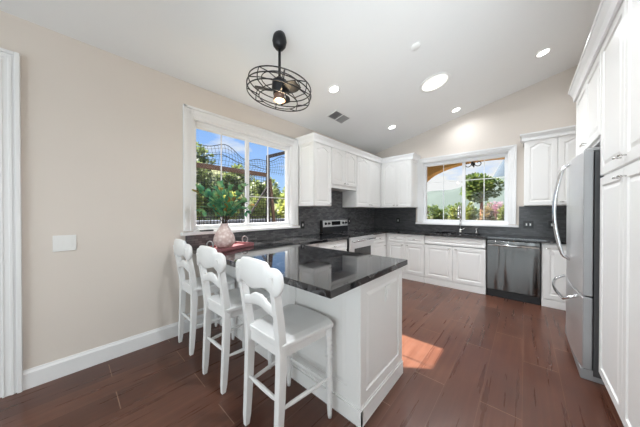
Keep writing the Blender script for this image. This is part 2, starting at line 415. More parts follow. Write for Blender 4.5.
# door in the left wall, close to the viewer
o = sroot('door_1', 'white door with moulded casing at the left edge')
b = MB()
for (e0, e1, d) in ((-.31, -.222, .016), (-.245, -.222, .030), (-.275, -.258, .022), (-.31, -.298, .02)):
    k = -.222-e1
    b.box(0, d, e0, e1, 0, 2.43-k)
    b.box(0, d, -1.15-(e0+.31)-.088+.0, -1.15-(e1+.31)-.0, 0, 2.43-k) if False else None
for (a0, a1, d) in ((0, .088, .016), (.065, .088, .030), (.035, .052, .022), (0, .012, .02)):
    b.box(0, d, -1.15-a1, -1.15-a0, 0, 2.34+a1); b.box(0, d, -1.15-a0, -.31+a0, 2.34+a0, 2.34+a1)
b.build('casing', M['trim'], o, .003)
b = MB(); b.box(-T, 0, -.325, -.31, 0, 2.34); b.box(-T, 0, -1.15, -1.135, 0, 2.34); b.box(-T, 0, -1.135, -.325, 2.325, 2.34); b.build('jamb', M['trim'], o)

# ================================================================== panelled fronts
def front_mb(P, u0, u1, z0, z1, arch=0, frame=.058, t=.02, raised=True):
    """raised-panel front. P(u, z, d) -> point; d = 0 on the carcass, grows into the room"""
    b = MB(); N = 13
    def loop(e, d, a, cap=False):
        A, B, C, D = u0+e, u1-e, z0+e, z1-e
        pts = [P(A, C, d), P(B, C, d)]
        for i in range(N):
            s = i/(N-1); u = B+(A-B)*s
            drop = a*(1-math.sin(PI*min(max((s-.12)/.76, 0), 1))) if a else 0
            pts.append(P(u, D-drop, d))
        return pts
    L = [loop(0, 0, 0), loop(0, t-.002, 0), loop(.003, t, 0), loop(frame, t, arch)]
    if raised:
        L += [loop(frame+.004, t-.009, arch), loop(frame+.014, t-.009, arch), loop(frame+.036, t-.002, arch)]
    else:
        L += [loop(frame+.006, t-.008, arch)]
    b.loft(L)
    return b
AX = {  # facing: P builder for plane position
    '+x': lambda f: (lambda u, z, d: (f+d, u, z)),
    '-x': lambda f: (lambda u, z, d: (f-d, u, z)),
    '-y': lambda f: (lambda u, z, d: (u, f-d, z)),
    '+y': lambda f: (lambda u, z, d: (u, f+d, z)),
}
def knob(P, u, z, parent, bar=True, horiz=True):
    b = MB()
    b.tube([P(u, z, .0), P(u, z, .022)], [.005, .004], 8)
    w = .022
    pts = [P(u-w, z, .024), P(u-w*.5, z, .027), P(u+w*.5, z, .027), P(u+w, z, .024)] if horiz else [P(u, z-w, .024), P(u, z-w*.5, .027), P(u, z+w*.5, .027), P(u, z+w, .024)]
    b.tube(pts, [.0045, .006, .006, .0045], 8)
    return b.build('knob', M['nickel'], parent, smooth=True)
def cabinet(name, label, face, f, box, fronts, group=None, plinth=False, cat='cabinet'):
    x0, x1, y0, y1, z0, z1 = box
    c = thing(name, label, cat, ((x0+x1)/2, (y0+y1)/2, z0), group)
    MB().box(*box).build('body', M['cab'], c, .002)
    P = AX[face](f)
    for fr in fronts:
        kind, u0, u1, a0, a1, kn = fr[:6]; arch = fr[6] if len(fr) > 6 else 0
        g = .003
        o = front_mb(P, u0+g, u1-g, a0+g, a1-g, arch, frame=.058 if kind == 'door' else .03, raised=True).build(kind, M['cab'], c, smooth=False)
        Pk = lambda u, z, d: P(u, z, d+.0195)
        if kn: knob(Pk, kn[0], kn[1], o)
    if plinth:
        b = MB()
        if face == '+x': b.box(f, f+.018, y0, y1, 0, .10)
        if face == '-y': b.box(x0, x1, f-.018, f, 0, .10)
        if face == '-x': b.box(f-.018, f, y0, y1, 0, .10)
        b.build('plinth', M['cab'], c, .003)
    return c

# leaf of the door at the left edge
Pd = AX['+x'](-.07)
front_mb(Pd, -1.133, -.327, .008, 1.05, frame=.11, t=.04).build('lower_panel', M['trim'], bpy.data.objects['door_1'])
front_mb(Pd, -1.133, -.327, 1.05, 2.322, frame=.11, t=.04).build('upper_panel', M['trim'], bpy.data.objects['door_1'])

# ---------------------------------------------------------------- base cabinets
BX = .595; BY = 4.395          # carcass fronts
GB = 'white base cabinets'
cabinet('base_cabinet', 'white base cabinet with one drawer between the peninsula and the range', '+x', BX, (.004, BX, 1.85, 2.985, 0, .872),
        [('drawer', 2.30, 2.975, .70, .865, (2.64, .785)), ('door', 2.30, 2.637, .11, .69, (2.6, .63)), ('door', 2.637, 2.975, .11, .69, (2.68, .63))], GB, True)
cabinet('base_cabinet', 'narrow white base cabinet between the range and the inner corner', '+x', BX, (.004, BX, 3.765, BY-.03, 0, .872),
        [('drawer', 3.775, 4.32, .70, .865, (4.05, .785)), ('door', 3.775, 4.32, .11, .69, (4.26, .63))], GB, True)
cabinet('base_cabinet', 'white base cabinet with two small drawers in the back corner left of the sink', '-y', BY, (.004, 1.343, BY, YB-.004, 0, .872),
        [('drawer', .63, .985, .70, .865, (.81, .785)), ('drawer', .985, 1.34, .70, .865, (1.16, .785)), ('door', .63, .985, .11, .69, (.935, .655)), ('door', .985, 1.34, .11, .69, (1.035, .655))], GB, True)
cabinet('sink_cabinet', 'wide white sink cabinet with two doors beside the dishwasher', '-y', BY, (1.347, 2.262, BY, YB-.004, 0, .70),
        [('panel', 1.35, 2.26, .72, .865, None), ('door', 1.35, 1.805, .11, .71, (1.755, .665)), ('door', 1.805, 2.26, .11, .71, (1.855, .665))], GB, True)
cabinet('base_cabinet', 'white base cabinet between the dishwasher and the refrigerator', '-y', BY, (2.888, XR-.004, BY, YB-.004, 0, .872),
        [('door', 2.905, 3.34, .11, .86, (2.95, .80)), ('door', 3.34, 3.73, .11, .86, (3.68, .80))], GB, True)

# peninsula
PX = 1.962; PY0, PY1 = 1.194, 1.80
c = thing('peninsula_cabinet', 'white panelled peninsula base under the black stone bar top', 'cabinet', (1.0, 1.5, 0))
MB().box(.004, PX, PY0, PY1, 0, .872).build('body', M['cab'], c, .002)
P = AX['-y'](PY0)
for i in range(3):
    w = (PX-.03)/3
    front_mb(P, .03+i*w, .03+(i+1)*w+(.0 if i < 2 else 0), .115, .868, frame=.08).build('front_panel', M['cab'], c)
P = AX['+x'](PX)
front_mb(P, PY0-.018, PY1, .115, .868, frame=.065).build('end_panel', M['cab'], c)
b = MB(); b.box(.02, PX+.028, PY0-.028, PY0-.002, 0, .10); b.box(PX-.002, PX+.028, PY0-.028, PY1+.004, 0, .10)
b.box(.02, PX+.022, PY0-.022, PY0-.002, .10, .115); b.box(PX-.002, PX+.022, PY0-.022, PY1, .10, .115)
b.build('plinth', M['cab'], c, .003)
P = AX['+y'](PY1)
for i in range(3):
    w = (PX-.66)/3
    o = front_mb(P, .66+i*w+.003, .66+(i+1)*w-.003, .11, .865).build('door', M['cab'], c)
# outlet cover on the end panel
o = thing('outlet_cover', 'white blank outlet cover on the end panel of the peninsula', 'outlet', (PX+.0185, 1.535, .715))
MB().box(PX+.0185, PX+.0265, 1.495, 1.575, .665, .775).build('plate', M['white'], o, .002)
MB().box(PX+.0265, PX+.030, 1.518, 1.552, .685, .755).build('insert', M['white'], o, .001)

# ---------------------------------------------------------------- stone tops
def slab(b, poly, z0=.875, z1=.915): b.prism(poly, lambda x, y: (x, y, z0), lambda x, y: (x, y, z1))
b = MB(); slab(b, [(.003, .849), (2.018, .849), (2.018, 1.822), (.645, 1.822), (.645, 2.987), (.003, 2.987)])
tag(b.build('countertop', M['stone'], None, .004), 'polished black stone bar top of the peninsula with seating overhang', 'countertop', 'black stone countertops')
b = MB(); CY = 4.345
SX0, SX1, SY0, SY1 = 1.45, 2.17, 4.47, 4.85
z0, z1 = .875, .915
me_poly = [(.003, 3.763), (.645, 3.763), (.645, CY), (SX0, CY), (SX0, YB-.003), (.003, YB-.003)]
slab(b, me_poly); slab(b, [(SX0, CY), (SX1, CY), (SX1, SY0), (SX0, SY0)]); slab(b, [(SX0, SY1), (SX1, SY1), (SX1, YB-.003), (SX0, YB-.003)]); slab(b, [(SX1, CY), (XR-.003, CY), (XR-.003, YB-.003), (SX1, YB-.003)])
tag(b.build('countertop', M['stone']), 'polished black stone counter around the sink under the back window', 'countertop', 'black stone countertops')
# sink basin
b = MB(); t = .008; zb = .705
b.box(SX0, SX1, SY0, SY1, zb, zb+t); b.box(SX0-.012, SX0, SY0-.012, SY1+.012, zb, .874); b.box(SX1, SX1+.012, SY0-.012, SY1+.012, zb, .874); b.box(SX0, SX1, SY0-.012, SY0, zb, .874); b.box(SX0, SX1, SY1, SY1+.012, zb, .874)
tag(b.build('sink', M['steel'], None), 'stainless undermount sink set into the stone counter below the back window', 'sink')

# ---------------------------------------------------------------- tiled splashback
b = MB()
b.box(0, .012, .849, .83+1.66, .9155, 1.042); b.box(0, .012, 2.495, YB, .9155, 1.388); b.box(0, .012, 2.915, 3.668, 1.388, 1.70)
struct(b.build('trim_1', M['tile_y']), 'dark charcoal tile splashback along the range wall')
b = MB()
b.box(.012, .985, YB-.012, YB, .9155, 1.388); b.box(.985, 2.64, YB-.012, YB, .9155, 1.042); b.box(2.64, XR, YB-.012, YB, .9155, 1.388)
struct(b.build('trim_2', M['tile_x']), 'dark charcoal tile splashback below the sink window')

# ---------------------------------------------------------------- wall cabinets
UF = .33; UYF = YB-.33; UZ0, UZ1 = 1.39, 2.395
GU = 'white wall cabinets'
A = .045
c = cabinet('wall_cabinet', 'white wall cabinet with a single arched door beside the big window', '+x', UF, (.004, UF, 2.489, 2.910, UZ0, UZ1), [('door', 2.495, 2.908, UZ0+.005, UZ1-.02, (2.86, UZ0+.05), A)], GU)
P = AX['-y'](2.489); front_mb(P, .01, .345, UZ0+.003, UZ1-.02, frame=.05, t=.012).build('side_panel', M['cab'], c)
cabinet('wall_cabinet', 'short white wall cabinet over the range', '+x', UF, (.004, UF, 2.914, 3.668, 1.70, UZ1), [('door', 2.918, 3.29, 1.76, UZ1-.02, (3.25, 1.79), A), ('door', 3.29, 3.664, 1.76, UZ1-.02, (3.33, 1.79), A)], GU)
cabinet('wall_cabinet', 'white wall cabinet with two doors between the range and the inner corner', '+x', UF, (.004, UF, 3.672, YB-.004, UZ0, UZ1), [('door', 3.676, 4.15, UZ0+.005, UZ1-.02, (4.11, UZ0+.05), A), ('door', 4.15, 4.63, UZ0+.005, UZ1-.02, (4.19, UZ0+.05), A)], GU)
c = cabinet('wall_cabinet', 'white wall cabinet on the back wall left of the sink window', '-y', UYF, (UF+.004, 1.018, UYF, YB-.004, UZ0, UZ1), [('door', .372, .695, UZ0+.005, UZ1-.02, (.655, UZ0+.05), A), ('door', .695, 1.014, UZ0+.005, UZ1-.02, (.735, UZ0+.05), A)], GU)
P = AX['+x'](1.018); front_mb(P, UYF-.015, YB-.01, UZ0+.003, UZ1-.02, frame=.05, t=.012).build('side_panel', M['cab'], c)
cabinet('wall_cabinet', 'white wall cabinet with arched doors right of the sink window', '-y', UYF, (2.70, XR-.004, UYF, YB-.004, UZ0, UZ1), [('door', 2.704, 3.055, UZ0+.005, UZ1-.02, (3.015, UZ0+.05), A), ('door', 3.055, 3.41, UZ0+.005, UZ1-.02, (3.095, UZ0+.05), A), ('door', 3.41, 3.73, UZ0+.005, UZ1-.02, (3.45, UZ0+.05), A)], GU)

def crown(name, path, zb, zt, out, label):
    """moulding swept along a path of (x, y, nx, ny) with mitred outward normals"""
    prof = [(0, zb), (.018, zb), (.02, zb+.25*(zt-zb)), (out*.45, zb+.45*(zt-zb)), (out*.8, zb+.75*(zt-zb)), (out*.85, zb+.8*(zt-zb)), (out, zb+.82*(zt-zb)), (out, zt), (0, zt)]
    b = MB(); b.loft([[(x+nx*d, y+ny*d, z) for d, z in prof] for x, y, nx, ny in path])
    struct(b.build(name, M['trim']), label)
F = UF+.021; FY = UYF-.021
crown('trim_3', [(.0, 2.476, 0, -1), (F, 2.476, 1, -1), (F, FY, 1, -1), (1.031, FY, 1, -1), (1.031, YB, 1, 0)], 2.36, 2.468, .05, 'white crown moulding along the corner wall cabinets')
crown('trim_4', [(2.70, YB, -1, 0), (2.70, FY, -1, -1), (XR, FY, 0, -1)], 2.36, 2.468, .05, 'white crown moulding on the wall cabinet right of the sink window')

# ---------------------------------------------------------------- tall pantry wall on the right
PXF = 3.145      # carcass front, doors come to 3.125
GP = 'tall white pantry run'
TZ = 2.57; ZS = 1.555
def pantry(label, y0, y1):
    m = (y0+y1)/2
    c = cabinet('pantry_cabinet', label, '-x', PXF, (PXF, XR-.004, y0, y1, .10, TZ),
        [('door', y0+.004, m, ZS+.005, TZ-.06, (m-.045, ZS+.055)), ('door', m, y1-.004, ZS+.005, TZ-.06, (m+.045, ZS+.055)),
         ('door', y0+.004, m, .104, ZS-.005, (m-.045, ZS-.06)), ('door', m, y1-.004, .104, ZS-.005, (m+.045, ZS-.06))], GP)
    MB().box(PXF+.07, XR-.004, y0, y1, 0, .099).build('toe_kick', M['cab'], c)
pantry('tall white pantry cupboard with two pairs of doors beside the refrigerator', 1.545, 2.645)
pantry('tall white pantry cupboard nearest the viewer at the right edge', .44, 1.541)
OY = 3.74
c = cabinet('over_fridge_cabinet', 'white cupboard bridging over the refrigerator', '-x', PXF, (PXF, XR-.004, 2.649, OY, 1.85, TZ),
    [('door', 2.655, 3.20, 1.87, TZ-.06, (3.155, 1.92)), ('door', 3.20, OY-.005, 1.87, TZ-.06, (3.245, 1.92))], GP)
MB().box(PXF, XR-.004, OY-.025, OY, 0, 1.85).build('side_panel', M['cab'], c, .002)
crown('trim_5', [(PXF-.021, .41, -1, 0), (PXF-.021, OY+.003, -1, 1), (XR, OY+.003, 0, 1)], TZ-.06, TZ+.075, .055, 'white crown moulding along the tall pantry run')

# ---------------------------------------------------------------- refrigerator
FY0, FY1, FX = 2.672, 3.60, 3.03
c = thing('refrigerator', 'stainless steel french door refrigerator beside the white pantry', 'refrigerator', (3.4, 3.13, 0))
MB().box(3.105, XR-.015, FY0+.005, FY1-.005, .04, 1.76).build('body', M['bodygrey'], c, .004)
def bowed(y0, y1, z0, z1, n=9, full=(FY0, FY1)):
    b = MB(); m = (full[0]+full[1])/2; h = (full[1]-full[0])/2
    poly = [(3.10, y0)]+[(FX-.0+ .028*(((y0+(y1-y0)*i/n)-m)/h)**2-.010, y0+(y1-y0)*i/n) for i in range(n+1)]+[(3.10, y1)]
    b.prism(poly, lambda x, y: (x, y, z0), lambda x, y: (x, y, z1)); return b
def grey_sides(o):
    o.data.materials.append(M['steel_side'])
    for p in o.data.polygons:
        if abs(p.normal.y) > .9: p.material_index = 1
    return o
ym = (FY0+FY1)/2
def bar_handle(pts, parent, r=.012):
    b = MB(); b.tube(pts, r, 10); return b.build('handle', M['chrome'], parent, smooth=True)
for a, e, hy in ((FY0, ym-.003, ym-.055), (ym+.003, FY1, ym+.055)):
    d = grey_sides(bowed(a, e, .65, 1.765).build('door', M['steel'], c, .006))
    bar_handle([(FX-.008, hy, .86), (FX-.05, hy, .89)]+[(FX-.06-.05*math.sin(PI*k/10), hy, .92+.76*k/10) for k in range(11)]+[(FX-.05, hy, 1.71), (FX-.008, hy, 1.74)], d)
d = grey_sides(bowed(FY0, FY1, .085, .64).build('freezer_drawer', M['steel'], c, .006))
bar_handle([(FX+.0, FY1-.07, .625), (FX-.06, FY1-.08, .59)]+[(FX-.075-.03*math.sin(PI*k/8), FY1-.10-(FY1-FY0-.2)*k/8, .575) for k in range(9)]+[(FX-.06, FY0+.08, .59), (FX+.0, FY0+.07, .625)], d)
MB().box(3.04, 3.68, FY0+.01, FY1-.01, .0, .08).build('base_grille', M['steel_side'], c, .004)
for ya in (FY0+.02, FY1-.10): MB().box(3.06, 3.17, ya, ya+.08, 1.767, 1.788).build('hinge_cover', M['grille'], c, .004)

# ---------------------------------------------------------------- dishwasher
c = thing('dishwasher', 'stainless steel dishwasher under the counter right of the sink', 'dishwasher', (2.575, 4.65, 0))
DX0, DX1 = 2.273, 2.877
MB().box(DX0, DX1, BY, YB-.02, .02, .865).build('body', M['black'], c)
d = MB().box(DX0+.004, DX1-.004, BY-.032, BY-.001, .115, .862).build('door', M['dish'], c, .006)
b = MB(); b.tube([(DX0+.04, BY-.032, .80), (DX0+.04, BY-.07, .80)], .008, 8); b.tube([(DX1-.04, BY-.032, .80), (DX1-.04, BY-.07, .80)], .008, 8)
b.tube([(DX0+.02, BY-.075, .80), (DX1-.02, BY-.075, .80)], .014, 12)
b.build('handle', M['chrome'], d, smooth=True)
MB().box(DX0+.004, DX1-.004, BY+.02-.03, BY-.001, .0, .105).build('toe_panel', M['black'], c, .003)

# ---------------------------------------------------------------- range
c = thing('range', 'stainless steel electric range with black cooktop against the tiled wall', 'stove', (.34, 3.375, 0))
RY0, RY1 = 2.996, 3.754
MB().box(.014, .63, RY0, RY1, .02, .900).build('body', M['black'], c, .003)
MB().box(.08, .655, RY0, RY1, .901, .920).build('cooktop', M['blackglass'], c, .004)
d = MB().box(.631, .662, RY0+.004, RY1-.004, .27, .885).build('oven_door', M['steel'], c, .006)
MB().box(.662, .665, RY0+.12, RY1-.12, .40, .70).build('oven_window', M['blackglass'], d)
b = MB(); b.tube([(.662, RY0+.05, .825), (.70, RY0+.05, .825)], .008, 8); b.tube([(.662, RY1-.05, .825), (.70, RY1-.05, .825)], .008, 8); b.tube([(.705, RY0+.03, .825), (.705, RY1-.03, .825)], .013, 12)
b.build('handle', M['chrome'], d, smooth=True)
MB().box(.631, .655, RY0+.004, RY1-.004, .06, .262).build('drawer', M['steel'], c, .006)
bgd = MB(); bgd.prism([(.014, .92), (.085, .92), (.072, 1.13), (.062, 1.15), (.014, 1.15)], lambda x, z: (x, RY0, z), lambda x, z: (x, RY1, z))
bg_o = bgd.build('backguard', M['black'], c, .003)
fx = lambda z: .0845-(z-.92)*.062
b = MB(); b.prism([(fx(1.03)+.0005, 1.03), (fx(1.03)+.006, 1.03), (fx(1.145)+.006, 1.145), (fx(1.145)+.0005, 1.145)], lambda x, z: (x, RY0+.01, z), lambda x, z: (x, RY1-.01, z))
pn = b.build('control_panel', M['silver'], c, .002)
for ky in (RY0+.075, RY0+.165, RY1-.165, RY1-.075):
    b = MB(); b.lathe([(.024, 0), (.024, .008), (.019, .011), (.017, .03)], (fx(1.09)+.006, ky, 1.09), 16, axis='x'); b.build('knob', M['black'], pn, .002)
b = MB(); b.box(fx(1.09)+.006, fx(1.09)+.010, RY0+.25, RY1-.25, 1.055, 1.125); b.build('display', M['blackglass'], pn)
for (ex, ey, er) in ((.24, RY0+.2, .075), (.24, RY1-.2, .095), (.48, RY0+.2, .10), (.48, RY1-.2, .075)):
    b = MB(); b.lathe([(er-.003, 0), (er+.003, 0), (er+.003, .0006), (er-.003, .0006)], (ex, ey, .9203), 32, cap=False); b.build('burner_ring', M['grille'], c)

# ---------------------------------------------------------------- faucet and soap dispenser
c = thing('faucet', 'tall chrome gooseneck faucet behind the sink', 'faucet', (1.82, 4.90, .9155))
b = MB(); b.lathe([(.028, .9155), (.028, .925), (.02, .935), (.018, .985), (.0, .985)], (1.82, 4.90, 0), 20); b.build('base', M['chrome'], c, smooth=True)
b = MB(); b.tube([(1.82, 4.90, .98), (1.82, 4.90, 1.30)]+[(1.82, 4.90-.085+.085*math.cos(PI*k/10), 1.33+.085*math.sin(PI*k/10)) for k in range(11)]+[(1.82, 4.73, 1.30)], .013, 12); b.build('spout', M['chrome'], c, smooth=True)
b = MB(); b.tube([(1.82, 4.73, 1.30), (1.82, 4.73, 1.19)], [.016, .019], 12); b.build('spray_head', M['chrome'], c, smooth=True)
b = MB(); b.tube([(1.838, 4.90, .965), (1.89, 4.89, 1.0)], [.009, .006], 8); b.build('lever', M['chrome'], c, smooth=True)
c = thing('soap_dispenser', 'small chrome soap dispenser right of the tall faucet', 'soap dispenser', (2.07, 4.90, .9155))
b = MB(); b.lathe([(.022, .9155), (.022, .922), (.013, .93), (.013, .985), (.016, .99), (.016, 1.005), (0, 1.005)], (2.07, 4.90, 0), 16); b.build('body', M['chrome'], c, smooth=True)
b = MB(); b.tube([(2.07, 4.90, 1.0), (2.07, 4.84, 1.0), (2.07, 4.82, .985)], .006, 8); b.build('spout', M['chrome'], c, smooth=True)

# ---------------------------------------------------------------- outlets and switches
def outlet(label, P, u, z, plate, w=.075, h=.118, n=1, style='outlet', group=None, pm='black', im='white'):
    c = thing('wall_outlet' if style == 'outlet' else 'light_switch', label, style.replace('_', ' '), P(u, z, 0), group)
    def bx(a0, a1, z0, z1, d0, d1):
        p, q = P(a0, z0, d0), P(a1, z1, d1)
        return MB().box(min(p[0], q[0]), max(p[0], q[0]), min(p[1], q[1]), max(p[1], q[1]), z0, z1)
    bx(u-w/2, u+w/2, z-h/2, z+h/2, .0005, .006).build('plate', M[pm], c, .002)
    for k in range(n):
        uu = u+(k-(n-1)/2)*.046
        (bx(uu-.009, uu+.009, z-.020, z+.020, .006, .009) if style == 'outlet' else bx(uu-.016, uu+.016, z-.034, z+.034, .006, .009)).build('rocker' if style != 'outlet' else 'socket', M[im], c, .001)
GO = 'black plated outlets on the tile'
Lw = lambda u, z, d: (.012+d, u, z); Bw = lambda u, z, d: (u, YB-.012-d, z)
outlet('black plated outlet on tile right below the wall cabinet beside the big window', Lw, 2.574, 1.085, 0, group=GO)
outlet('black plated outlet on tile between the range and the inner corner', Lw, 3.90, 1.11, 0, group=GO)
outlet('black plated outlet on tile between the inner corner and the sink window', Bw, .60, 1.107, 0, group=GO)
outlet('wide black two gang outlet on tile right of the sink window', Bw, 2.755, 1.095, 0, w=.118, n=2, group=GO)
outlet('black plated outlet on tile close to the refrigerator handle', Bw, 3.02, 1.10, 0, group=GO)
outlet('white double rocker switch on the bare beige wall', lambda u, z, d: (d, u, z), -.014, 1.05, 0, w=.125, h=.125, n=2, style='light_switch', pm='white')

# ---------------------------------------------------------------- ceiling fixtures (tilted with the slope)
TILT = Matrix.Rotation(-math.atan(SL), 4, 'Y')
def ceil_thing(name, label, cat, x, y, group=None):
    c = thing(name, label, cat, (x, y, cz_(x)-.001), group); c.rotation_euler = TILT.to_euler(); return c
def can(label, x, y, r=.058, power=CAN_POWER):
    c = ceil_thing('recessed_light', label, 'ceiling light', x, y, 'recessed ceiling lights')
    b = MB(); b.lathe([(r+.016, 0), (r+.014, -.006), (r, -.007), (r, 0)], n=32, cap=False); b.build('trim_ring', M['white'], c, world=False)
    b = MB(); b.lathe([(r, -.001), (r, -.0045)], n=32); b.build('lens', M['lens'], c, world=False)
    l = bpy.data.lights.new('can_lamp', 'AREA'); l.shape = 'DISK'; l.size = r*1.8; l.energy = power; l.spread = math.radians(152); l.color = (.92, .96, 1)
    o = bpy.data.objects.new('can_lamp', l); COL.objects.link(o); o.parent = c; o.location = (0, 0, -.012)
    return c
can('recessed light nearest the caged fan, before the air vent', .866, 2.323)
can('small recessed light above the corner wall cabinets', .855, 4.08)
can('recessed light close to the gable wall over the sink window', 1.80, 4.60)
can('recessed light nearest the tall pantry crown at upper right', 2.877, 4.103)
for x, y, w in ((2.6, 1.3, 8), (1.9, 1.0, 22), (2.9, -1.4, 4), (.9, -1.4, 4)): can('unseen recessed light beyond the picture, above or behind the viewer', x, y, .058, w)  # first two added to brighten stool seats, peninsula end and floor
# solar tube
c = ceil_thing('skylight_tube', 'large round glowing skylight diffuser in the ceiling', 'skylight', 1.77, 3.425)
b = MB(); b.lathe([(.20, 0), (.198, -.010), (.17, -.014), (.165, -.008), (.165, 0)], n=40, cap=False); b.build('trim_ring', M['white'], c, world=False, smooth=True)
b = MB(); b.lathe([(.166, -.001), (.166, -.006), (.12, -.009), (.0, -.011)], n=40); b.build('diffuser', M['tube'], c, world=False, smooth=True)
l = bpy.data.lights.new('tube_light', 'AREA'); l.shape = 'DISK'; l.size = .30; l.energy = 27; l.spread = math.radians(125); l.color = (.93, .97, 1)
o = bpy.data.objects.new('tube_light', l); COL.objects.link(o); o.parent = c; o.location = (0, 0, -.02)
# smoke alarm
c = ceil_thing('smoke_detector', 'small white smoke detector on the sloping ceiling', 'smoke detector', 1.818, 2.551)
b = MB(); b.lathe([(.05, 0), (.05, -.012), (.042, -.022), (.0, -.024)], n=28); b.build('cover', M['white'], c, world=False, smooth=True)
# air vent
c = ceil_thing('air_vent', 'grey louvred air vent in the ceiling near the wall cabinets', 'air vent', .505, 2.905)
b = MB()
for x0, x1, y0, y1 in ((-.10, .10, -.20, -.18), (-.10, .10, .18, .20), (-.10, -.085, -.18, .18), (.085, .10, -.18, .18), (-.085, .085, -.008, .008)): b.box(x0, x1, y0, y1, -.008, 0)
b.build('frame', M['white'], c, .001, world=False)
MB().box(-.085, .085, -.18, .18, -.0012, -.0004).build('backing', M['steel_side'], c, world=False)
for s in (-1, 1):
    b = MB()
    for k in range(8):
        x = -.08+k*.0215; b.bar((x, .008*s, -.004), (x, .18*s, -.004), .016, .0012, (1, 0, .9*s))
    b.build('louvres', M['grille'], c, world=False)

# ---------------------------------------------------------------- caged ceiling fan
FXc, FYc = 1.02, 1.321
c = thing('ceiling_fan', 'black caged ceiling fan with a lit bulb hanging over the peninsula', 'ceiling fan', (FXc, FYc, cz_(FXc)))
b = MB(); b.lathe([(.05, .012), (.06, -.02), (.066, -.055), (.058, -.095), (.035, -.125), (.0, -.13)], n=28); b.build('canopy', M['iron'], c, world=False, smooth=True)
b = MB(); b.tube([(0, 0, -.10), (0, 0, -.40)], .0125, 12); b.build('downrod', M['iron'], c, world=False, smooth=True)
ZC = -.515
tilt = Matrix.Rotation(math.radians(7), 3, Vector((math.sin(math.radians(42)), -math.cos(math.radians(42)), 0)))
tilt = Matrix.Rotation(math.radians(8), 3, Vector((-math.sin(math.radians(42)), math.cos(math.radians(42)), 0)))
cc = Vector((0, 0, ZC))
def tp(p): return cc+tilt @ Vector(p)
b = MB(); b.lathe([(.0, .13), (.03, .125), (.05, .10), (.066, .095), (.07, .06), (.07, .02), (.058, .0), (.058, -.03), (.0, -.03)], (0, 0, ZC), n=28); b.build('motor', M['iron'], c, world=False, smooth=True)
b = MB(); b.lathe([(.052, -.03), (.055, -.06), (.055, -.085), (.049, -.085), (.049, -.035)], (0, 0, ZC), n=24, cap=False); b.build('lamp_shade', M['amber'], c, world=False, smooth=True)
b = MB(); b.lathe([(.0, -.03), (.02, -.035), (.036, -.06), (.038, -.075), (.028, -.092), (.0, -.098)], (0, 0, ZC), n=20); b.build('bulb', M['bulb'], c, world=False, smooth=True)
R = .293
b = MB()
for z, r in ((.052, R*.97), (.0, R), (-.052, R*.97)): b.ring(tp((0, 0, z)), r, .0052, 56, 6, tilt)
b.ring(tp((0, 0, .08)), R*.6, .0045, 44, 6, tilt); b.ring(tp((0, 0, -.08)), R*.6, .0045, 44, 6, tilt)
for k in range(8):
    a = 2*PI*k/8+.25; u = Vector((math.cos(a), math.sin(a), 0))
    pts = [u*.065+Vector((0, 0, .085)), u*R*.6+Vector((0, 0, .08)), u*R*.97+Vector((0, 0, .052)), u*R, u*R*.97+Vector((0, 0, -.052)), u*R*.6+Vector((0, 0, -.08))]
    b.tube([tp(p) for p in pts], .0045, 6)
b.build('cage', M['iron'], c, world=False, smooth=True)
for k in range(3):
    a = 2*PI*k/3+.10
    b = MB(); N = 8; rings = []
    for i in range(N+1):
        s = i/N; r = .06+.165*s; w = .03+.03*math.sin(PI*min(s*1.1, 1)*.8); u = Vector((math.cos(a), math.sin(a), 0)); v = Vector((-u.y, u.x, 0)); pz = Vector((0, 0, 1))
        tw = math.radians(-18); e = v*math.cos(tw)+pz*math.sin(tw); nn = u.cross(e)
        rings.append([Vector((0, 0, ZC-.005))+u*r+e*w*x+nn*y for x, y in ((-1, -.003), (1, -.003), (1, .003), (-1, .003))])
    b.loft(rings); b.build('blade', M['iron'], c, .001, world=False)
l = bpy.data.lights.new('fan_lamp', 'POINT'); l.energy = 5; l.color = (1, .78, .5); l.shadow_soft_size = .03
o = bpy.data.objects.new('fan_lamp', l); COL.objects.link(o); o.parent = c; o.location = (0, 0, ZC-.13)

